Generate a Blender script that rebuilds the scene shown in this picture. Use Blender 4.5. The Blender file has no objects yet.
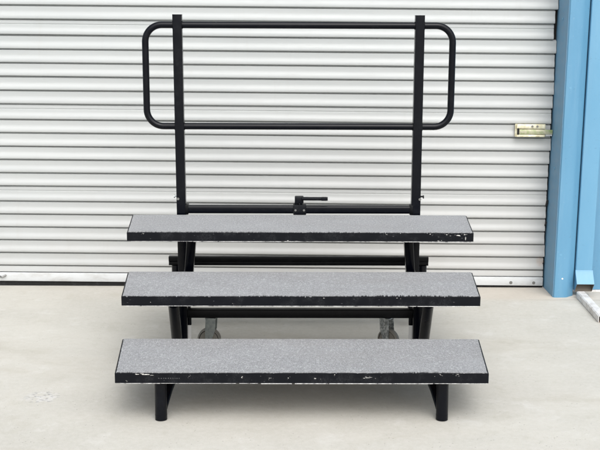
import bpy, bmesh, math, random
from mathutils import Vector, Matrix
from mathutils import noise as mnoise
R = math.radians
random.seed(7)
scene = bpy.context.scene
col = scene.collection

# ------------------------------------------------------------------ camera
cam_d = bpy.data.cameras.new('camera')
cam_d.sensor_width = 36.0
cam_d.sensor_fit = 'HORIZONTAL'
cam_d.lens = 62.23
cam_d.clip_start = 0.05
cam_d.clip_end = 1000
cam = bpy.data.objects.new('camera', cam_d)
col.objects.link(cam)
cam.matrix_world = (Matrix.Translation((-.0104, 0, 1.5773)) @ Matrix.Rotation(math.pi/2 - .1899, 4, 'X')
                    @ Matrix.Rotation(.0038, 4, 'Z'))
scene.camera = cam

# ------------------------------------------------------------------ world, sun, exposure
SUN_EL, SUN_AZ = 50.0, 168.0        # degrees; azimuth clockwise from +Y
world = bpy.data.worlds.new('World')
scene.world = world
world.use_nodes = True
wn = world.node_tree
wn.nodes.clear()
sky = wn.nodes.new('ShaderNodeTexSky')
sky.sky_type = 'NISHITA'
sky.sun_disc = False
sky.sun_elevation = R(SUN_EL)
sky.sun_rotation = R(SUN_AZ)
sky.air_density = 1.0
sky.dust_density = 4.0
sky.ozone_density = 1.0
bg = wn.nodes.new('ShaderNodeBackground')
bg.inputs['Strength'].default_value = 0.15
wo = wn.nodes.new('ShaderNodeOutputWorld')
hs = wn.nodes.new('ShaderNodeHueSaturation')      # thin overcast: a paler sky
hs.inputs['Saturation'].default_value = 0.22
wn.links.new(sky.outputs[0], hs.inputs['Color'])
wn.links.new(hs.outputs[0], bg.inputs[0])
wn.links.new(bg.outputs[0], wo.inputs[0])

sd = bpy.data.lights.new('sun', 'SUN')
sd.energy = 0.9
sd.angle = R(80)
sd.color = (1.0, 0.97, 0.93)
sun = bpy.data.objects.new('sun', sd)
col.objects.link(sun)
_d = Vector((math.sin(R(SUN_AZ))*math.cos(R(SUN_EL)), math.cos(R(SUN_AZ))*math.cos(R(SUN_EL)), math.sin(R(SUN_EL))))
sun.rotation_euler = _d.to_track_quat('Z', 'Y').to_euler()
sun.location = (0, 0, 8)

scene.view_settings.view_transform = 'Standard'
scene.view_settings.look = 'None'
scene.view_settings.gamma = 1.0
scene.view_settings.use_curve_mapping = False
scene.view_settings.exposure = 0.72

# ------------------------------------------------------------------ node helpers
def mat(name, base=(.5, .5, .5), rough=.6, metal=0.0, spec=.5):
    m = bpy.data.materials.new(name)
    m.use_nodes = True
    b = m.node_tree.nodes['Principled BSDF']
    b.inputs['Base Color'].default_value = (*base, 1)
    b.inputs['Roughness'].default_value = rough
    b.inputs['Metallic'].default_value = metal
    b.inputs['Specular IOR Level'].default_value = spec
    return m

class NT:
    def __init__(s, m):
        s.t = m.node_tree
        s.b = s.t.nodes['Principled BSDF']
    def n(s, kind, **kw):
        x = s.t.nodes.new(kind)
        for k, v in kw.items():
            setattr(x, k, v)
        return x
    def l(s, a, b):
        s.t.links.new(a, b)
    def coord(s, scale=(1, 1, 1), which='Object', loc=(0, 0, 0)):
        tc = s.n('ShaderNodeTexCoord')
        mp = s.n('ShaderNodeMapping')
        mp.inputs['Scale'].default_value = scale
        mp.inputs['Location'].default_value = loc
        s.l(tc.outputs[which], mp.inputs[0])
        return mp.outputs[0]
    def noise(s, vec, scale, detail=4, rough=.55, dist=0):
        x = s.n('ShaderNodeTexNoise')
        x.inputs['Scale'].default_value = scale
        x.inputs['Detail'].default_value = detail
        x.inputs['Roughness'].default_value = rough
        x.inputs['Distortion'].default_value = dist
        s.l(vec, x.inputs['Vector'])
        return x.outputs['Fac']
    def ramp(s, fac, stops):
        x = s.n('ShaderNodeValToRGB')
        e = x.color_ramp.elements
        while len(e) < len(stops):
            e.new(.5)
        for el, (p, c) in zip(e, stops):
            el.position = p
            el.color = (*c, 1) if len(c) == 3 else c
        s.l(fac, x.inputs[0])
        return x.outputs[0]
    def g(s, fac, a, b, v0=0.0, v1=1.0):
        x = s.n('ShaderNodeMapRange')
        x.inputs['From Min'].default_value = a
        x.inputs['From Max'].default_value = b
        x.inputs['To Min'].default_value = v0
        x.inputs['To Max'].default_value = v1
        s.l(fac, x.inputs[0])
        return x.outputs[0]
    def math(s, op, a, b=None):
        x = s.n('ShaderNodeMath', operation=op)
        for i, v in enumerate((a, b)):
            if v is None:
                continue
            if isinstance(v, (int, float)):
                x.inputs[i].default_value = v
            else:
                s.l(v, x.inputs[i])
        return x.outputs[0]
    def mix(s, fac, a, b, mode='MIX'):
        x = s.n('ShaderNodeMix', data_type='RGBA', blend_type=mode)
        for sock, v in ((x.inputs[0], fac), (x.inputs[6], a), (x.inputs[7], b)):
            if isinstance(v, (int, float)):
                sock.default_value = v
            elif isinstance(v, tuple):
                sock.default_value = (*v, 1)
            else:
                s.l(v, sock)
        return x.outputs[2]
    def color(s, c):
        s.l(c, s.b.inputs['Base Color'])
    def rough(s, c):
        s.l(c, s.b.inputs['Roughness'])
    def bump(s, h, strength=.3, dist=.002):
        x = s.n('ShaderNodeBump')
        x.inputs['Strength'].default_value = strength
        x.inputs['Distance'].default_value = dist
        s.l(h, x.inputs['Height'])
        s.l(x.outputs[0], s.b.inputs['Normal'])

M = {}
# ---- concrete
m = mat('concrete', rough=.85, spec=.3); t = NT(m); M['concrete'] = m
v = t.coord()
big = t.noise(v, .55, 5, .6)
mid = t.noise(t.coord((.6, 1.6, 1)), 2.2, 6, .62, .4)
fine = t.noise(v, 38, 5, .7)
grit = t.noise(v, 260, 2, .6)
c = t.ramp(big, [(.3, (.40, .386, .345)), (.5, (.478, .465, .420)), (.72, (.53, .518, .476))])
c = t.mix(t.g(mid, .38, .62, 0, .55), c, (.42, .41, .37))
c = t.mix(t.g(fine, .35, .75, 0, .42), c, (.56, .55, .52))
c = t.mix(t.g(grit, .58, .76, 0, .6), c, (.27, .26, .23))
st1 = t.noise(t.coord((.8, 2.0, 1), loc=(7, 2, 0)), 1.1, 7, .68, .8)
c = t.mix(t.g(st1, .54, .70, 0, .5), c, (.37, .345, .29))
st2 = t.noise(t.coord((1, 1, 1), loc=(2, 9, 0)), 5.5, 6, .7, .3)
c = t.mix(t.g(st2, .56, .70, 0, .45), c, (.57, .565, .54))
c = t.mix(t.g(st2, .44, .32, 0, .4), c, (.38, .36, .31))
vp = t.n('ShaderNodeTexVoronoi'); vp.inputs['Scale'].default_value = 42
t.l(v, vp.inputs['Vector'])
pore = t.math('MULTIPLY', t.g(vp.outputs['Distance'], .16, .08), t.g(t.noise(v, 7, 3), .5, .58))
c = t.mix(t.math('MULTIPLY', pore, .5), c, (.22, .21, .19))

# sparse dark specks and pits
vo = t.n('ShaderNodeTexVoronoi'); vo.inputs['Scale'].default_value = 9
t.l(v, vo.inputs['Vector'])
sp = t.math('MULTIPLY', t.g(vo.outputs['Distance'], .035, .02), t.g(t.noise(v, 3.1, 2), .55, .6))
c = t.mix(t.math('MULTIPLY', sp, .6), c, (.2, .19, .17))
# hairline scratches
wv = t.noise(t.coord((2.2, 9, 1)), 1.7, 8, .6, 1.2)
hair = t.g(t.math('ABSOLUTE', t.math('SUBTRACT', wv, .5)), .0, .0035, 1, 0)
c = t.mix(t.math('MULTIPLY', t.math('MULTIPLY', hair, t.g(t.noise(v, 1.3, 2), .52, .60)), .6), c, (.27, .25, .22))
sx = t.n('ShaderNodeSeparateXYZ'); t.l(v, sx.inputs[0])
X, Y = sx.outputs[0], sx.outputs[1]
def gauss_box(cx, cy, rx, ry):          # 1 inside an ellipse, soft rim
    a = t.math('POWER', t.math('DIVIDE', t.math('SUBTRACT', X, cx), rx), 2.0)
    b = t.math('POWER', t.math('DIVIDE', t.math('SUBTRACT', Y, cy), ry), 2.0)
    return t.g(t.math('ADD', a, b), 1.3, .5)
# scuffed chalky patch on the left with dark ticks
patch = gauss_box(-1.12, 4.25, .075, .075)
n1 = t.noise(t.coord((1, 1, 1)), 30, 4, .6)
n2 = t.noise(t.coord((1.0, 2.2, 1), loc=(3, 1, 0)), 34, 3, .6)
c = t.mix(t.math('MULTIPLY', patch, t.g(n1, .46, .56, 0, .45)), c, (.58, .58, .58))
c = t.mix(t.math('MULTIPLY', patch, t.g(n2, .55, .60, 0, .7)), c, (.2, .2, .21))
# filled joint that shows only near the door jamb, and pinkish strip under the door
jl = t.math('ADD', Y, t.math('MULTIPLY', t.math('SUBTRACT', t.noise(v, 6, 4), .5), .035))
ln = t.g(t.math('ABSOLUTE', t.math('SUBTRACT', jl, 5.905)), .007, .0, 0, 1)
ln = t.math('MULTIPLY', ln, t.g(X, 1.28, 1.45))
c = t.mix(t.math('MULTIPLY', ln, .65), c, (.16, .14, .12))
rim = t.g(jl, 5.86, 5.95, 0, .38)
c = t.mix(t.math('MULTIPLY', rim, t.g(X, -1.9, .6)), c, (.50, .43, .36))
t.color(c)
h = t.math('SUBTRACT', t.math('ADD', t.math('MULTIPLY', grit, .5), fine), t.math('MULTIPLY', pore, .6))
t.bump(h, .45, .003)

# ---- carpet
m = mat('grey_carpet', rough=1.0, spec=.1); t = NT(m); M['carpet'] = m
v = t.coord((1, 1, 1))
a = t.noise(t.coord((1, .5, 1)), 300, 3, .8)
b = t.noise(t.coord((1, .5, 1), loc=(5, 3, 0)), 100, 4, .75)
d = t.noise(v, 5, 3, .5)
c = t.ramp(a, [(.36, (.09, .093, .098)), (.45, (.225, .231, .238)), (.55, (.29, .298, .305)), (.68, (.41, .42, .428))])
c = t.mix(t.g(b, .36, .64, .25, 0), c, (.12, .125, .14))
c = t.mix(t.g(b, .52, .70, 0, .5), c, (.50, .51, .54))
c = t.mix(t.g(d, .3, .7, 0, .18), c, (.40, .41, .43))
lint = t.noise(t.coord((1, .5, 1), loc=(1, 8, 0)), 130, 2, .6)
c = t.mix(t.g(lint, .70, .76, 0, .7), c, (.06, .06, .065))
wear = t.noise(t.coord((.8, 2.2, 1), loc=(4, 4, 0)), 2.4, 5, .6)
c = t.mix(t.g(wear, .5, .72, 0, .3), c, (.22, .215, .21))
t.color(c); t.bump(t.math('ADD', a, b), .8, .004)
t.b.inputs['Sheen Weight'].default_value = .15

# ---- black materials
def black(name, base, rough, dust=.25, bump=.1, spec=.3):
    m = mat(name, rough=rough, spec=spec); t = NT(m)
    v = t.coord()
    n = t.noise(v, 14, 6, .65)
    f = t.noise(v, 160, 3, .7)
    k = t.math('MULTIPLY', t.g(n, .5, .75, 0, dust), t.g(f, .4, .6))
    t.color(t.mix(k, base, (.12, .125, .13)))
    sc = t.noise(t.coord((30, 30, 1.5)), 3, 5, .7)
    t.rough(t.g(t.math('ADD', n, t.math('MULTIPLY', sc, .4)), .5, .95, rough*.8, rough*1.35))
    t.bump(f, bump, .0008)
    return m
M['tube'] = black('black_powder_coat', (.0012, .0018, .0042), .22, .05, .06, .2)
M['tube_dull'] = black('dusty_black_steel', (.0014, .0018, .0028), .38, .06, .1, .18)
M['edge'] = black('black_vinyl_edge', (.0022, .0030, .0052), .48, .2, .2, .16)
M['under'] = black('warm_bounce_plywood', (.16, .12, .085), .8, .3)  # lightened to brown so the step undersides bounce warm light downwards
M['rubber'] = black('black_rubber', (.010, .010, .010), .8, .4)
m = mat('chipped_white', rough=.7); t = NT(m); M['chip'] = m
t.color(t.ramp(t.noise(t.coord(), 70, 4, .7), [(.38, (.16, .155, .15)), (.52, (.55, .54, .52)), (.7, (.74, .73, .71))]))
m = mat('worn_text', (.055, .058, .062), .7); M['worn'] = m
m = mat('bare_aluminium', rough=.45, metal=.6); t = NT(m); M['alu'] = m
n = t.noise(t.coord((1, 1, 1)), 45, 5, .7)
t.color(t.ramp(n, [(.36, (.10, .10, .105)), (.46, (.42, .42, .42)), (.66, (.74, .74, .73))]))
m = mat('zinc_plated_steel', rough=.38, metal=.85); t = NT(m); M['zinc'] = m
n = t.noise(t.coord(), 40, 4, .6)
t.color(t.ramp(n, [(.3, (.22, .25, .25)), (.7, (.40, .43, .42))]))
m = mat('grey_wheel_tread', (.20, .19, .165), .6); M['wheel'] = m
m = mat('foot_silver', (.85, .85, .84), .5, .0); M['silver'] = m

# ---- white door metal
m = mat('white_painted_steel', rough=.42, spec=.5); t = NT(m); M['door'] = m
v = t.coord()
st = t.noise(t.coord((.35, 1, 5)), 2.2, 5, .6)
fi = t.noise(t.coord((.6, 1, 3)), 22, 5, .65)
c = t.ramp(st, [(.3, (.372, .392, .394)), (.7, (.418, .436, .434))])
c = t.mix(t.g(fi, .55, .8, 0, .35), c, (.37, .37, .355))
sx = t.n('ShaderNodeSeparateXYZ'); t.l(v, sx.inputs[0])
# grime patch near the lower right corner
aa = t.math('POWER', t.math('DIVIDE', t.math('SUBTRACT', sx.outputs[0], -.03), .022), 2.0)
bb = t.math('POWER', t.math('DIVIDE', t.math('SUBTRACT', sx.outputs[2], .165), .03), 2.0)
e = t.math('MULTIPLY', t.g(t.math('ADD', aa, bb), 1.5, .3), t.g(t.noise(v, 50, 3), .35, .55, .2, .8))
c = t.mix(e, c, (.38, .25, .17))
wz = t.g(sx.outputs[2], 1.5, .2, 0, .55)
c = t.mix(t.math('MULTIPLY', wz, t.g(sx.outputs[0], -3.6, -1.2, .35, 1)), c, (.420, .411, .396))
dr = t.noise(t.coord((5, 1, .5), loc=(3, 0, 1)), 3, 6, .7)
c = t.mix(t.g(dr, .56, .74, 0, .28), c, (.36, .36, .345))
sk = t.noise(t.coord((1.2, 1, 26), loc=(1, 0, 5)), 5, 5, .7)
c = t.mix(t.g(sk, .64, .74, 0, .45), c, (.30, .29, .27))
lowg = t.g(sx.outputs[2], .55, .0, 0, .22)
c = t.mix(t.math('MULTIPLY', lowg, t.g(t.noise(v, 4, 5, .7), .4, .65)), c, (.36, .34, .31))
t.color(c)
t.rough(t.g(fi, .3, .7, .36, .5))
t.bump(t.noise(t.coord((.5, 1, 1.5)), 9, 3, .5), .25, .004)
m = mat('white_bottom_bar', rough=.4); t = NT(m); M['bar'] = m
n = t.noise(t.coord((.6, 1, 2)), 12, 6, .7)
t.color(t.ramp(n, [(.3, (.42, .42, .41)), (.5, (.52, .535, .54)), (.7, (.56, .575, .585))]))
m = mat('dark_gap', (.012, .012, .012), .9); M['dark'] = m

# ---- blue wall metal
def bluemat(name, c0, c1, rough=.42, grey_mix=.0):
    m = mat(name, rough=rough); t = NT(m)
    v = t.coord((1, 1, .35))
    n = t.noise(v, 3.5, 5, .6)
    f = t.noise(t.coord(), 60, 4, .7)
    c = t.ramp(n, [(.3, c0), (.7, c1)])
    c = t.mix(t.g(f, .62, .8, 0, .3), c, (.38, .46, .52))
    w = t.noise(t.coord((6, 6, .5)), 3, 6, .7)
    c = t.mix(t.g(w, .5, .72, 0, .35), c, (.17, .33, .46))
    k = t.noise(t.coord((2, 2, 3)), 17, 6, .75)
    c = t.mix(t.g(k, .63, .68, 0, .4), c, (.07, .14, .20))
    if grey_mix:
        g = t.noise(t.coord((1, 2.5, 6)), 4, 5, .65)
        c = t.mix(t.g(g, .42, .66, 0, grey_mix), c, (.22, .27, .33))
    t.color(c)
    t.rough(t.g(n, .3, .7, rough*.85, rough*1.2))
    t.bump(t.noise(t.coord((1, 1, .5)), 5, 2, .5), .12, .006)
    return m
M['blue'] = bluemat('blue_painted_steel', (.084, .235, .375), (.108, .270, .412))
M['blue_reveal'] = bluemat('greyed_blue_reveal', (.11, .255, .39), (.13, .285, .43), .55, .25)  # slightly lighter blue with grey mixed in, for the reveal only
M['blue_pipe'] = bluemat('sky_blue_downspout', (.108, .278, .425), (.133, .308, .458), .4)
m = mat('pale_channel', rough=.5); t = NT(m); M['channel'] = m
n = t.noise(t.coord(), 18, 6, .7)
t.color(t.ramp(n, [(.35, (.42, .39, .36)), (.5, (.62, .61, .60)), (.7, (.70, .70, .70))]))
m = mat('yellowed_zinc', rough=.45, metal=.25); t = NT(m); M['latch'] = m
n = t.noise(t.coord(), 30, 5, .7)
t.color(t.ramp(n, [(.35, (.42, .38, .22)), (.5, (.66, .62, .44)), (.68, (.78, .76, .62))]))
m = mat('shade_grey_inside', (.16, .14, .115), .8); M['inside'] = m  # shade inside the blue elbow, painted as grey-brown
m = mat('greenish_bolt', rough=.4, metal=.4); t = NT(m); M['bolt'] = m
n = t.noise(t.coord((1, 1, 1)), 28, 4, .6)
t.color(t.ramp(n, [(.4, (.50, .47, .35)), (.6, (.30, .36, .17))]))
m = mat('screw_steel', (.22, .22, .21), .4, .7); M['screw'] = m

# ------------------------------------------------------------------ mesh helpers
class MB:
    def __init__(s):
        s.bm = bmesh.new()
        s.mi = 0
    def _faces(s, fs):
        for f in fs:
            f.material_index = s.mi
    def poly(s, pts):
        f = s.bm.faces.new([s.bm.verts.new(p) for p in pts]); f.material_index = s.mi
        return f
    def box(s, x0, x1, y0, y1, z0, z1, bev=0.0, seg=2):
        vs = [s.bm.verts.new((x, y, z)) for x in (x0, x1) for y in (y0, y1) for z in (z0, z1)]
        idx = [(0, 1, 3, 2), (4, 6, 7, 5), (0, 4, 5, 1), (2, 3, 7, 6), (0, 2, 6, 4), (1, 5, 7, 3)]
        fs = [s.bm.faces.new([vs[i] for i in q]) for q in idx]
        s._faces(fs)
        if bev:
            es = list({e for f in fs for e in f.edges})
            r = bmesh.ops.bevel(s.bm, geom=es, offset=bev, segments=seg, affect='EDGES', profile=.5)
            s._faces(r['faces'])
        return s
    def prism(s, outline, z0, z1):
        """outline: (x, y) anticlockwise"""
        a = [s.bm.verts.new((x, y, z0)) for x, y in outline]
        b = [s.bm.verts.new((x, y, z1)) for x, y in outline]
        n = len(a)
        fs = [s.bm.faces.new(a[::-1]), s.bm.faces.new(b)]
        for i in range(n):
            fs.append(s.bm.faces.new((a[i], a[(i+1) % n], b[(i+1) % n], b[i])))
        s._faces(fs)
        return s
    def sweep(s, pts, prof, up=(0, 0, 1), caps=True, closed=False):
        """sweep a 2-D profile [(side, up)] along pts with parallel frames"""
        pts = [Vector(p) for p in pts]
        n = len(pts)
        rings = []
        prev = None
        for i, p in enumerate(pts):
            if closed:
                tan = (pts[(i+1) % n] - pts[i-1]).normalized()
            else:
                tan = (pts[min(i+1, n-1)] - pts[max(i-1, 0)]).normalized()
            u = Vector(up) if prev is None else prev
            if abs(u.dot(tan)) > .99:
                u = Vector((1, 0, 0)) if abs(tan.x) < .9 else Vector((0, 1, 0))
            sd_ = tan.cross(u).normalized()
            u = sd_.cross(tan).normalized()
            prev = u
            rings.append([s.bm.verts.new(p + sd_*a + u*b) for a, b in prof])
        k = len(prof)
        m_ = n if closed else n-1
        for i in range(m_):
            A, B = rings[i], rings[(i+1) % n]
            for j in range(k):
                f = s.bm.faces.new((A[j], A[(j+1) % k], B[(j+1) % k], B[j]))
                f.material_index = s.mi
        if caps and not closed:
            for r_, fl in ((rings[0], True), (rings[-1], False)):
                f = s.bm.faces.new(r_[::-1] if fl else r_); f.material_index = s.mi
        return s
    def tube(s, pts, r, seg=20, **k):
        prof = [(r*math.cos(2*math.pi*i/seg), r*math.sin(2*math.pi*i/seg)) for i in range(seg)]
        return s.sweep(pts, prof, **k)
    def sqtube(s, p0, p1, w, h=None, c=.005, up=(0, 0, 1)):
        h = h or w
        prof = []
        for sx_, sy_, a0 in ((1, 1, 0), (-1, 1, 90), (-1, -1, 180), (1, -1, 270)):
            for q in range(4):
                a = R(a0 + q*30)
                prof.append((sx_*(w/2-c) + c*math.cos(a), sy_*(h/2-c) + c*math.sin(a)))
        return s.sweep([p0, p1], prof, up=up)
    def disc_x(s, c, r, w, seg=28, axis='X'):
        c = Vector(c); ax = {'X': Vector((1, 0, 0)), 'Y': Vector((0, 1, 0)), 'Z': Vector((0, 0, 1))}[axis]
        return s.tube([c-ax*w/2, c-ax*w*.42, c+ax*w*.42, c+ax*w/2], r, seg)
    def build(s, name, mats, parent=None, smooth=True, ang=35):
        bmesh.ops.recalc_face_normals(s.bm, faces=s.bm.faces[:])
        me = bpy.data.meshes.new(name)
        s.bm.to_mesh(me); s.bm.free()
        for m_ in (mats if isinstance(mats, (list, tuple)) else [mats]):
            me.materials.append(m_)
        o = bpy.data.objects.new(name, me)
        col.objects.link(o)
        if parent is not None:
            o.parent = parent
        if smooth:
            for p in me.polygons:
                p.use_smooth = True
            me.set_sharp_from_angle(angle=R(ang))
        return o

def tag(o, label=None, cat=None, group=None, kind=None):
    for k, v_ in (('label', label), ('category', cat), ('group', group), ('kind', kind)):
        if v_:
            o[k] = v_
    return o

def empty(name, loc=(0, 0, 0), rot=(0, 0, 0)):
    o = bpy.data.objects.new(name, None)
    o.empty_display_size = .1
    o.location = loc
    o.rotation_euler = rot
    col.objects.link(o)
    return o

# ------------------------------------------------------------------ ground
g = MB()
g.poly([(-200, -200, 0), (200, -200, 0), (200, 200, 0), (-200, 200, 0)])
tag(g.build('ground', M['concrete'], smooth=False), kind='structure')

# ------------------------------------------------------------------ blue metal building
# leans 0.3 degrees against the apron, as the photograph shows; origin at the door's right foot
LEAN = .0056
BX, BY = 1.49, 6.21
bld = empty('metal_building', (BX, BY, 0), (0, LEAN, 0))
tag(bld, 'sky blue metal building with folded door trim and ribbed cladding right of the roller door', 'building')
TOP = 3.05
DL = -4.45                      # left end of the opening, local x
# door jamb on the right: reveal, front face with small folds, return
def jamb(name, side, x0):
    """side=+1: to the right of the opening"""
    s_ = side
    j = MB()
    # cross section in plan (x outwards from the opening, y: 0 = door plane, negative = towards the viewer)
    sec = [(.006, .03), (.002, -.247), (.006, -.252), (.030, -.254), (.036, -.252), (.058, -.2515), (.074, -.249), (.086, -.243), (.094, -.235), (.126, -.205), (.129, -.19), (.129, -.12), (.128, .03)]
    inner = [(a+0.0, b+.0) for a, b in sec]
    pts0, pts1 = [], []
    for zi in (-.03, TOP+.25):
        ring = [j.bm.verts.new((x0 + s_*a, b, zi)) for a, b in inner]
        (pts0 if zi < 0 else pts1).extend(ring)
    for i in range(len(sec)-1):
        j.bm.faces.new((pts0[i], pts0[i+1], pts1[i+1], pts1[i]))
    return j.build(name, M['blue'], bld, ang=25)
jr = jamb('jamb_trim', 1, .002)
jl_ = jamb('jamb_trim', -1, DL-.002)
# reveal skin, a greyer blue of its own, set 2 mm proud of the jamb's inner face
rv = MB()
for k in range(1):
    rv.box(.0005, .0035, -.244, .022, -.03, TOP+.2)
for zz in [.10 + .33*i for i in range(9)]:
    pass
rv.build('door_reveal', M['blue_reveal'], bld)
# fixing screws of the trim
def screw(parent, c, n, r=.0055, mt='screw'):
    b = MB(); c = Vector(c); n = Vector(n).normalized()
    b.tube([c, c+n*.003], r, 6)
    b.tube([c, c+n*.0016], r*1.6, 14)
    return b.build('screw', M[mt], parent)
for z_ in (1.62, .755, 2.5):
    screw(bld, (-.0002, -.12, z_), (-1, 0, 0), .006, 'blue_pipe')
for z_ in (1.234, .26, 2.2):
    screw(bld, (.03, -.2515, z_), (0, -1, 0), .006, 'blue_pipe')
screw(bld, (.050, -.2517, .115), (0, -1, 0), .003, 'silver')
# header over the door
hd = MB()
hd.box(DL-.2, .2, -.262, .03, TOP, TOP+.22, .008)
hd.build('header_trim', M['blue'], bld)
# cladding with ribs
def cladding(x0, x1, z0, z1, ribs_from):
    b = MB()
    xs = [x0]
    x = ribs_from
    prof = []
    while x < x1:
        prof += [(x, 0), (x+.02, -.028), (x+.05, -.028), (x+.07, 0)]
        prof += [(x+.16, 0), (x+.168, -.006), (x+.178, -.006), (x+.186, 0)]
        x += .305
    pr = [(x0, 0)] + [p for p in prof if x0 < p[0] < x1] + [(x1, 0)]
    lo = [b.bm.verts.new((a, -.095+c_, z0)) for a, c_ in pr]
    hi = [b.bm.verts.new((a, -.095+c_, z1)) for a, c_ in pr]
    for i in range(len(pr)-1):
        b.bm.faces.new((lo[i], lo[i+1], hi[i+1], hi[i]))
    return b.build('wall_cladding', M['blue'], bld, ang=20)
cladding(.131, 6.0, .012, TOP+.6, .35)
cladding(DL-6.0, DL-.131, .012, TOP+.6, DL-6+.1)
cl = MB(); cl.box(DL-.13, .13, -.10, .0, TOP+.225, TOP+.6); cl.build('wall_cladding', M['blue'], bld)
bt = MB(); bt.box(.131, 6.0, -.108, .0, -.12, .010, .002); bt.build('base_flashing', M['channel'], bld)
bt = MB(); bt.box(DL-6, DL-.131, -.108, .0, -.12, .010, .002); bt.build('base_flashing', M['channel'], bld)
# dark interior track side
tr = MB(); tr.box(-.035, .10, .032, .10, -.02, TOP+.1); tr.build('door_track', M['dark'], bld)
tr = MB(); tr.box(DL-.10, DL+.035, .032, .10, -.02, TOP+.1); tr.build('door_track', M['dark'], bld)
rf = MB(); rf.box(DL-6.0, 6.0, -.30, 6.0, TOP+.6, TOP+.68); rf.build('roof', M['blue'], bld)

# ------------------------------------------------------------------ roller door
door = empty('roller_door', (BX, BY, 0), (0, LEAN, 0))
tag(door, 'closed white corrugated steel roller door behind the riser steps', 'roller door')
# groove heights (bottom of each slat), from the ground up
zs = [.0665, .110, .190, .270, .350, .430, .510, .603, .683, .763, .843, .924, 1.004, 1.096, 1.177, 1.258,
      1.338, 1.419, 1.501, 1.592, 1.673, 1.754, 1.835, 1.916, 1.998, 2.089]
wide = {6, 12, 18, 24}
z = zs[-1]; k = len(zs)-1
while z < TOP + .02:
    k += 1
    step_ = .092 if (k-1) % 6 == 0 else .081
    if step_ > .09:
        wide.add(k-1)
    z += step_
    zs.append(z)
cur = MB()
XR = 0.0
NX = 46
xe = [DL + .004 + i*(-.004-DL-.004)/NX for i in range(NX+1)]
def ring_row(pts_yz, xend, seed):
    rows = []
    for (yy, zz) in pts_yz:
        row = []
        for i, x in enumerate(xe):
            xx = xend if i == NX else x
            n_ = mnoise.noise(Vector((x*1.3, seed*3.7, zz*5)))*.0017
            row.append(cur.bm.verts.new((xx, yy + n_, zz + mnoise.noise(Vector((x*.8, 9+seed, 0)))*.0014)))
        rows.append(row)
    for a in range(len(rows)-1):
        for i in range(NX):
            cur.bm.faces.new((rows[a][i], rows[a][i+1], rows[a+1][i+1], rows[a+1][i]))
for i in range(len(zs)-1):
    z0, z1 = zs[i], zs[i+1]
    P = z1-z0
    # t from the top (0) to the bottom (1); y out of the wall is negative
    if i in wide:
        pr = [(0, .008), (.038, .008), (.088, -.004), (.27, -.0045), (.30, -.002), (.33, -.002), (.36, -.006), (.50, -.0065),
              (.60, -.0075), (.70, -.0125), (.78, -.0150), (.86, -.0155), (.94, -.0145), (.975, -.011), (.985, .004), (1, .008)]
    elif i == 0:
        pr = [(0, .008), (.06, .008), (.14, -.006), (.5, -.010), (.9, -.012), (1, .004)]
    else:
        pr = [(0, .008), (.042, .008), (.092, -.0066), (.24, -.0064), (.40, -.0058), (.52, -.0070),
              (.64, -.0112), (.76, -.0146), (.85, -.0154), (.93, -.0145), (.97, -.011), (.982, .004), (1, .008)]
    xend = -.006 + random.uniform(-.006, .004)
    if 1.45 < z0 < 1.62:
        xend = -.018 - random.uniform(0, .004)
    if z0 > 1.66:
        xend = -.004
    if .28 < z0 < .60:
        xend = -.010 - random.uniform(0, .003)
    ring_row([(b, z1 - a*P) for a, b in pr], xend, i)
curtain = cur.build('curtain', M['door'], door, ang=28)
# light blocker behind the curtain (the unlit store room)
bk = MB(); bk.box(DL-.05, .05, .104, .12, -.02, TOP+.2); bk.build('backing', M['dark'], door)
bb_ = MB()
bb_.box(DL+.006, -.008, -.024, .012, .013, .0655, .004)
bar = bb_.build('bottom_bar', M['bar'], door)
se = MB(); se.box(DL+.006, -.008, -.012, .008, -.04, .0125, .002); se.build('rubber_seal', M['rubber'], door)
for x_ in (-.205, -.065):
    screw(door, (x_, -.0242, .032), (0, -1, 0), .006)
# dented pull tab at far left of the bottom bar
pt = MB(); pt.tube([(-3.345, -.026, .045), (-3.322, -.040, .040), (-3.30, -.028, .052)], .005, 8)
pt.build('pull_loop', M['screw'], door)
# dirt lumps stuck in the gap
for z_, r_ in ((.528, .013), (.40, .009), (.16, .007)):
    dd = MB()
    dd.sweep([(-.012, -.014, z_-r_*1.3), (-.010, -.02, z_), (-.006, -.014, z_+r_*1.3)], [(r_*.5*math.cos(a), r_*.5*math.sin(a)) for a in [i*math.pi/4 for i in range(8)]])
    dd.build('dirt_lump', M['dark'], door)
# slide bolt
lt = MB()
lx0, lx1 = -.226, -.046
lz = .966
lt.box(lx0, lx1, -.034, -.017, lz-.036, lz+.040, .002)
latch = lt.build('slide_latch', M['latch'], door)
a = MB()
a.box(lx0+.006, lx1-.004, -.048, -.0345, lz+.014, lz+.040, .003)
a.build('rail', M['latch'], latch)
a = MB()
a.box(lx0+.006, lx1-.004, -.046, -.0345, lz-.036, lz-.022, .003)
a.build('rail', M['latch'], latch)
a = MB()
a.box(lx0+.022, -.004, -.044, -.0346, lz-.020, lz+.008, .003)
a.build('bolt', M['bolt'], latch)
a = MB(); a.box(lx0+.012, lx0+.020, -.052, -.0346, lz-.022, lz+.016, .002); a.build('bolt_stop', M['dark'], latch)
for x_ in (-.128, -.098, -.066):
    if x_ != -.066:
        b = MB(); b.tube([(x_, -.0478, lz+.028), (x_, -.0525, lz+.028)], .0065, 12); b.build('rivet', M['screw'], latch)
b = MB(); b.box(-.044, -.003, -.030, -.016, lz-.030, lz-.012, .002); b.build('keeper', M['silver'], latch)

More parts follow.
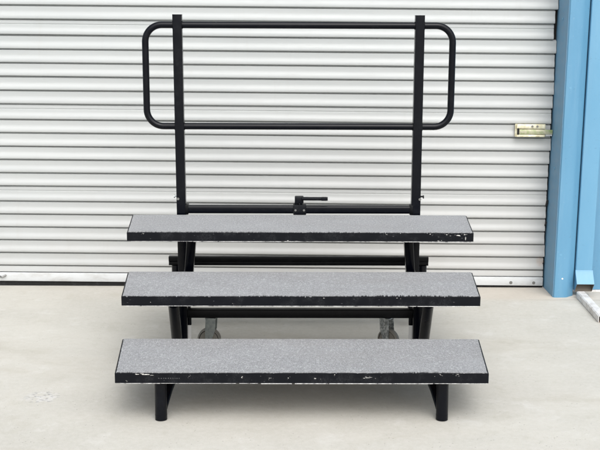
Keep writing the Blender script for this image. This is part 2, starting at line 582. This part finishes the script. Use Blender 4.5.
# ------------------------------------------------------------------ downspout and its extension
dp = empty('downspout', (BX+.186, BY-.2, 0), (0, LEAN, 0))
tag(dp, 'light blue rectangular downspout running down the blue wall beside the door trim', 'downspout')
def pipe_box(b, w, d, p0, p1, tw=(0, 0)):
    pass
b = MB()
W2 = .050
prof = []
for sx_, sy_, a0 in ((1, 1, 0), (-1, 1, 90), (-1, -1, 180), (1, -1, 270)):
    for q in range(4):
        an = R(a0+q*30); prof.append((sx_*(W2-.006)+.006*math.cos(an), sy_*(.036-.006)+.006*math.sin(an)))
b.sweep([(0, .02, TOP+.55), (0, .02, .155)], prof, up=(0, -1, 0))
b.build('pipe', M['blue_pipe'], dp, ang=50)
# kicked-out elbow: open end
e = MB()
def ringat(c_, hw, hd, tilt):
    cs, sn = math.cos(tilt), math.sin(tilt)
    return [Vector((c_[0]+a, c_[1]+b_*cs, c_[2]+b_*sn)) for a, b_ in ((-hw, -hd), (hw, -hd), (hw, hd), (-hw, hd))]
r0 = ringat((0, .02, .160), .0515, .0375, 0)
r1 = ringat((0, .014, .136), .0515, .0375, R(-14))
r2 = ringat((0, -.042, .057), .0515, .036, R(-50))
i2 = ringat((0, -.042, .057), .0495, .034, R(-50))
i1 = ringat((0, .014, .138), .0495, .0355, R(-14))
def skin(b_, A, B):
    for i in range(4):
        b_.poly([A[i], A[(i+1) % 4], B[(i+1) % 4], B[i]])
skin(e, r0, r1); skin(e, r1, r2); e.mi = 1; skin(e, r2, i2); skin(e, i2, i1)
bmesh.ops.remove_doubles(e.bm, verts=e.bm.verts[:], dist=.00005)
e.build('elbow', [M['blue_pipe'], M['inside']], dp, ang=30)
for zz in (1.9,):
    s_ = MB(); s_.box(-.075, .075, -.0185, -.0165, zz, zz+.03); s_.build('strap', M['blue_pipe'], dp)

ex = empty('downspout_extension', (1.644, 5.69, 0), (0, 0, R(-2.0)))
tag(ex, 'scuffed pale metal drain channel lying on the concrete below the downspout elbow', 'drain channel')
b = MB()
hw, ht, L2 = .025, .040, .262
prof = [(-hw, 0.002), (-hw, ht-.006), (-hw+.006, ht), (hw-.006, ht), (hw, ht-.006), (hw, .002), (hw-.003, .002), (hw-.003, ht-.008), (hw-.008, ht-.003), (-hw+.008, ht-.003), (-hw+.003, ht-.008), (-hw+.003, .002)]
b.sweep([(0, -L2, 0), (0, -L2*.4, .001), (.001, L2*.2, .0), (0, L2, 0)], prof, up=(0, 0, 1))
b.build('channel', M['channel'], ex, ang=30)
b = MB(); b.box(-hw+.0032, hw-.0032, -L2+.004, L2-.01, .001, .004); b.build('channel_floor', M['under'], ex)

# ------------------------------------------------------------------ the riser steps
Y1 = 3.9432
rs = empty('choral_riser', (0, Y1, 0), (0, 0, .0088))
tag(rs, 'black three-tier portable choral riser with grey carpeted steps and rear guard rail', 'choral riser')
D = .457
TH = .043
tops = [.2199, .4135, .6071]
def half(yl):
    return .7449 + .0915*yl
def jag(n_, x, k_, amp):
    """ragged carpet edge: mostly small wander, clusters of deeper nicks"""
    base = abs(mnoise.noise(Vector((x*9, k_*5.1, 0))))*.004
    cl_ = max(0, mnoise.noise(Vector((x*3.3, k_*8.7, 4)))+(.10, .30, .15)[k_])
    return .0015 + base + (random.random()**2.5)*amp*cl_*2.2

scuffs = {   # (x, z offset from the top, w, h) flakes on the front edge
    0: [(-.622, .004, .055, .006), (-.637, .001, .03, .003), (-.24, .016, .006, .011), (-.45, .012, .006, .003), (-.13, .019, .014, .003),
        (-.055, .018, .006, .004), (.052, .019, .022, .003), (.262, .017, .034, .003), (.255, .013, .02, .002), (.13, .004, .008, .003),
        (.55, .003, .012, .003), (.62, .002, .02, .003), (-.70, .03, .006, .003)],
    1: [(.10, .005, .01, .003), (-.3, .03, .008, .002), (.42, .004, .014, .002), (-.66, .025, .005, .003)],
    2: [(.755, .010, .035, .007), (.785, .006, .02, .005), (.70, .006, .022, .004), (.62, .004, .012, .004), (-.06, .037, .02, .004),
        (-.02, .039, .012, .003), (.41, .006, .01, .003), (.79, .025, .006, .02), (.66, .036, .02, .003), (-.75, .004, .008, .003)],
}
def flake(b_, cx, y, cz, w, h, th=.0007):
    n_ = 9
    pts_ = []
    for i in range(n_):
        a = 2*math.pi*i/n_
        rr = random.uniform(.55, 1.1)
        pts_.append((cx + w/2*rr*math.cos(a), cz + h/2*rr*math.sin(a)))
    f0 = [b_.bm.verts.new((x, y, z)) for x, z in pts_]
    f1 = [b_.bm.verts.new((x, y-th, z)) for x, z in pts_]
    b_.bm.faces.new(f1).material_index = b_.mi
    for i in range(n_):
        b_.bm.faces.new((f0[i], f0[(i+1) % n_], f1[(i+1) % n_], f1[i])).material_index = b_.mi

for k in range(3):
    y0, y1 = k*D, (k+1)*D
    if k < 2:
        y1 -= .004
    zt = tops[k]
    w0, w1 = half(y0), half(y1)
    # plywood deck
    b = MB()
    b.prism([(-w0+.004, y0+.004), (w0-.004, y0+.004), (w1-.004, y1-.004), (-w1+.004, y1-.004)], zt-TH+.003, zt-.0035)
    deck = b.build('step', M['under'], rs, smooth=False)
    # black edge band all round, with a top flange
    b = MB()
    e_ = .014
    out = [(-w0, y0), (w0, y0), (w1, y1), (-w1, y1)]
    inn = [(-w0+e_, y0+e_), (w0-e_, y0+e_), (w1-e_, y1-e_), (-w1+e_, y1-e_)]
    def vv(pts_, z_):
        return [b.bm.verts.new((x, y, z_)) for x, y in pts_]
    cbev = .003
    sh = lambda pts_, s_: [(x*(1-s_/w1), y + (s_ if y < (y0+y1)/2 else -s_)) for x, y in pts_]
    o0, o1 = vv(out, zt-TH), vv(out, zt-cbev)
    o2 = vv(sh(out, cbev*.8), zt-.0008)
    i2_, i0 = vv(inn, zt-.0008), vv(inn, zt-.004)
    u0 = vv(inn, zt-TH)
    for A, B in ((o0, o1), (o1, o2), (o2, i2_), (i2_, i0), (u0, o0)):
        for i in range(4):
            b.bm.faces.new((A[i], A[(i+1) % 4], B[(i+1) % 4], B[i]))
    b.mi = 1
    for (sx_, dz, w_, h_) in scuffs[k]:
        flake(b, sx_, y0-.0001, zt-.003-dz, w_*.6, h_*.75)
        for q in range(3):
            flake(b, sx_+random.gauss(0, w_*.6), y0-.0001, zt-.004-max(0, dz+random.gauss(0, .003)), w_*random.uniform(.1, .35), h_*random.uniform(.25, .6))
    b.mi = 2
    if k == 0:                                   # rubbed-off lettering, unreadable
        x = -.57
        while x < -.485:
            w_ = random.uniform(.004, .009)
            flake(b, x, y0-.0001, zt-.023, w_, .005, .0003)
            x += w_ + .003
    for q in range(9):
        flake(b, random.uniform(-w0+.02, w0-.02), y0-.0001, zt-random.uniform(.006, TH-.006), random.uniform(.002, .012), random.uniform(.001, .003), .0004)
    ebm = b.build('edge_band', [M['edge'], M['chip'], M['worn']], deck, ang=30)
    # bare metal lip under the front edge
    b = MB()
    xa = -w0+.02
    while xa < w0-.01:
        ln_ = random.uniform(.05, .32)
        xb = min(xa+ln_, w0-.006)
        hh = random.uniform(.0016, .0036)
        b.box(xa, xb, y0-.0012, y0+.02, zt-TH-hh, zt-TH-.0003, .0004, 1)
        xa = xb + random.choice((.0015, .003, .012))
    b.build('metal_lip', M['alu'], deck)
    # carpet: slab with a ragged front and slightly worn side edges
    b = MB()
    pts_ = []
    n_ = 340
    amp = (.006, .012, .008)[k]
    for i in range(n_+1):
        x = -w0+.006 + (2*w0-.012)*i/n_
        pts_.append((x, y0 + jag(0, x, k, amp) - (.0012 if random.random() < .1 else 0)))
    for i in range(1, 60):
        q = i/60
        pts_.append((w0-.006+(w1-w0)*q - random.random()*.0015, y0+.004+(y1-y0-.008)*q))
    for i in range(80+1):
        x = w1-.007 - (2*w1-.014)*i/80
        pts_.append((x, y1-.004-random.random()*.003))
    for i in range(1, 60):
        q = 1-i/60
        pts_.append((-(w0-.006+(w1-w0)*q) + random.random()*.0015, y0+.004+(y1-y0-.008)*q))
    b.prism(pts_, zt-.0035, zt+.0025)
    # loose torn tufts on the front edge
    for q in range((4, 12, 6)[k]):
        x = random.uniform(-w0+.02, w0-.02)
        w_ = random.uniform(.002, .006)
        hh = random.uniform(.001, .0045)
        b.prism([(x, y0+.004), (x+w_*.3, y0-.0016), (x+w_, y0-.0010), (x+w_*1.3, y0+.004)], zt-hh, zt+.0012)
    b.build('carpet', M['carpet'], deck, smooth=False)

def leg(pts_, r_=.0245, name='leg', m_='tube', sq=False, up=(0, 0, 1), foot=False):
    b = MB()
    if sq:
        b.sqtube(pts_[0], pts_[1], r_*2, up=up)
    else:
        b.tube(pts_, r_, 24)
    o = b.build(name, M[m_], rs, ang=40)
    if foot:
        x, y, z_ = pts_[-1]
        c_ = MB()
        c_.tube([(x, y, .024), (x, y, .006), (x, y, .0015)], r_+.0004, 24)
        c_.build('foot_cap', M[m_], o)
    return o

for s_ in (-1, 1):
    # first step: round front leg with a brace folding back from its foot
    leg([(s_*.572, .062, .176), (s_*.572, .062, .022)], .0245, foot=True)
    leg([(s_*.566, .078, .045), (s_*.552, .15, .095), (s_*.528, .27, .150), (s_*.515, .36, .176)], .0185, 'brace')
    # second step: leaning leg
    leg([(s_*.563, .49, .370), (s_*.573, .70, .115), (s_*.580, .80, .012)], .0245, foot=False)
    leg([(s_*.560, .83, .370), (s_*.566, .86, .012)], .024, 'leg', sq=True, up=(0, 1, 0))
    # third step: brace leaning back to the rail post
    leg([(s_*.535, 1.10, .563), (s_*.597, 1.345, .10)], .0225, 'brace', sq=True, up=(0, 1, 0))
    # stub under the caster beam with a pale foot
    o = leg([(s_*.538, .90, .235), (s_*.538, .90, .155)], .0125, 'stub_leg', sq=True, up=(0, 1, 0))
    b = MB(); b.tube([(s_*.538, .90, .155), (s_*.540, .90, .012)], .0115, 16)
    b.build('pale_foot', M['silver'], o)
    # rear round leg and side rail along the floor
    leg([(s_*.661, 1.50, .312), (s_*.661, 1.50, .012)], .0255, foot=True)
    leg([(s_*.592, 1.46, .335), (s_*.572, .86, .30)], .0125, 'side_rail', sq=True)
    # guard rail post
    xb, xt = (-.6155, -.6225) if s_ < 0 else (.6085, .6055)
    b = MB()
    b.sqtube((xb, 1.412, .04), (xt, 1.412, 1.628), .047, .047, .003, up=(0, 1, 0))
    p_ = b.build('rail_post', M['tube'], rs)
    b = MB()
    b.box(xt-.0235, xt+.0235, 1.412-.0235, 1.412+.0235, 1.628, 1.631, .001)
    b.build('post_cap', M['edge'], p_)
    for zz in (1.579, 1.066):                  # weld collars round the rail
        xx = xb + (xt-xb)*(zz-.04)/1.588
        b = MB()
        b.tube([(xx-.0262, 1.412, zz), (xx+.0262, 1.412, zz)], .0205, 20)
        b.build('weld', M['tube_dull'], p_)
    b = MB()
    xp = xb + s_*.0235
    b.tube([(xp, 1.405, .702), (xp+s_*.017, 1.405, .702)], .0045, 10)
    b.tube([(xp+s_*.012, 1.405, .700), (xp+s_*.017, 1.405, .700)], .0085, 8)
    b.build('lock_pin', M['zinc'] if s_ < 0 else M['edge'], p_)
    b = MB()
    b.tube([(xp-s_*.006, 1.386, .69), (xp-s_*.006, 1.384, .69)], .007, 8)
    b.build('bolt_head', M['screw'], p_)

# guard rail loop
r_ = .085
x0, x1, z0, z1 = -.7875, .776, 1.066, 1.579
path = []
for cx_, cz_, a0 in ((x1-r_, z1-r_, 90), (x1-r_, z0+r_, 0), (x0+r_, z0+r_, -90), (x0+r_, z1-r_, 180)):
    for q in range(13):
        an = R(a0 - 90*q/12)
        path.append((cx_+r_*math.cos(an), 1.412, cz_+r_*math.sin(an)))
b = MB()
b.tube(path, .0172, 24, up=(0, 1, 0), closed=True)
b.build('guard_rail', M['tube'], rs, ang=60)
# crossbar between the posts
b = MB()
b.sqtube((-.593, 1.412, .6325), (.586, 1.412, .6325), .043, .043, .010)
cb = b.build('crossbar', M['tube'], rs)
for q in (-1, 1):
    b = MB(); xx = (-.590 if q < 0 else .584)
    b.box(xx-.009, xx+.009, 1.388, 1.436, .606, .659, .003); b.build('end_bracket', M['tube_dull'], cb)
# clamp with lever
b = MB()
b.box(-.034, .034, 1.383, 1.441, .606, .6595, .004)
cp = b.build('clamp', M['edge'], rs)
b = MB(); b.box(-.026, .020, 1.385, 1.435, .666, .701, .005); b.build('clamp_head', M['edge'], cp)
b = MB(); b.tube([(-.016, 1.404, .657), (-.016, 1.404, .668)], .012, 16); b.tube([(.008, 1.404, .657), (.008, 1.404, .668)], .007, 16)
b.build('clamp_bolt', M['edge'], cp)
b = MB(); b.tube([(.012, 1.378, .694), (.06, 1.372, .6945), (.128, 1.370, .6945), (.142, 1.370, .6945), (.145, 1.370, .6945)], .0095, 16)
b.box(.110, .142, 1.359, 1.381, .685, .704, .004)
b.build('lever', M['edge'], cp)
for q in (-.022, .022):
    b = MB(); b.tube([(q, 1.383, .632), (q, 1.379, .632)], .006, 6); b.build('clamp_nut', M['screw'], cp)

# rear bar, a double square section
b = MB()
b.sqtube((-.700, 1.50, .347), (.693, 1.50, .347), .042, .026, .004)
b.sqtube((-.700, 1.502, .3225), (.693, 1.502, .3225), .036, .022, .004)
b.build('rear_bar', M['tube_dull'], rs)
# caster beam
b = MB()
b.sqtube((-.556, .90, .2135), (.550, .90, .2135), .042, .042, .005)
bm_ = b.build('caster_beam', M['tube_dull'], rs)
b = MB()
b.sqtube((-.575, 1.15, .30), (.57, 1.15, .30), .030, .030, .004)
b.build('cross_tube', M['tube_dull'], rs)

m = mat('bright_zinc', rough=.35, metal=.5); t = NT(m); M['zinc_bright'] = m
t.color(t.ramp(t.noise(t.coord(), 55, 5, .7), [(.40, (.16, .17, .17)), (.52, (.32, .34, .34)), (.66, (.66, .67, .67))]))

def caster(x, y, ang, zn='zinc', name='caster'):
    c = empty(name, (x, y, 0), (0, 0, 0))
    c.parent = rs
    b = MB()
    b.box(-.028, .028, -.03, .03, .186, .192, .002)
    b.tube([(0, 0, .186), (0, 0, .172)], .018, 20)
    b.build('top_plate', M['edge'], c)
    rot = Matrix.Rotation(ang, 4, 'Z')
    b = MB()
    # fork: bridge and two cheeks, trailing offset
    b.box(-.026, .026, -.024, .030, .166, .1715, .002)
    for q in (-1, 1):                       # cheeks that taper towards the axle
        pr_ = [(-.024, .171), (.026, .171), (.030, .105), (.030, .066), (.022, .052), (.006, .052), (-.004, .066), (-.020, .110)]
        f0 = [b.bm.verts.new((q*.0245-.0014, y_, z_)) for y_, z_ in pr_]
        f1 = [b.bm.verts.new((q*.0245+.0014, y_, z_)) for y_, z_ in pr_]
        b.bm.faces.new(f0); b.bm.faces.new(f1)
        for i in range(len(pr_)):
            b.bm.faces.new((f0[i], f0[(i+1) % len(pr_)], f1[(i+1) % len(pr_)], f1[i]))
    bmesh.ops.transform(b.bm, matrix=rot, verts=b.bm.verts[:])
    b.build('fork', M[zn], c)
    b = MB(); b.tube([(-.031, .014, .0585), (.031, .014, .0585)], .007, 10)
    bmesh.ops.transform(b.bm, matrix=rot, verts=b.bm.verts[:])
    b.build('axle', M['screw'], c)
    b = MB()
    rr_ = [(-.0155, .049), (-.0155, .053), (-.010, .0575), (.010, .0575), (.0155, .053), (.0155, .049)]
    N_ = 40
    rings = [[b.bm.verts.new((xx, .014+q_*math.cos(2*math.pi*i/N_), .0585+q_*math.sin(2*math.pi*i/N_))) for xx, q_ in rr_] for i in range(N_)]
    for i in range(N_):
        A, B = rings[i], rings[(i+1) % N_]
        for j_ in range(len(rr_)):
            b.bm.faces.new((A[j_], A[(j_+1) % 6], B[(j_+1) % 6], B[j_]))
    bmesh.ops.transform(b.bm, matrix=rot, verts=b.bm.verts[:])
    b.build('tyre', M['wheel'], c, ang=50)
    b = MB()
    b.tube([(-.0125, .014, .0585), (.0125, .014, .0585)], .0485, 36)
    bmesh.ops.transform(b.bm, matrix=rot, verts=b.bm.verts[:])
    b.build('wheel_disc', M['edge'], c, ang=50)
    b = MB()
    b.tube([(-.0145, .014, .0585), (.0145, .014, .0585)], .0455, 30)
    bmesh.ops.transform(b.bm, matrix=rot, verts=b.bm.verts[:])
    b.build('hub', M['wheel'], c)
    return c
caster(-.433, .975, R(84))
caster(.425, .975, R(-128), 'zinc_bright')
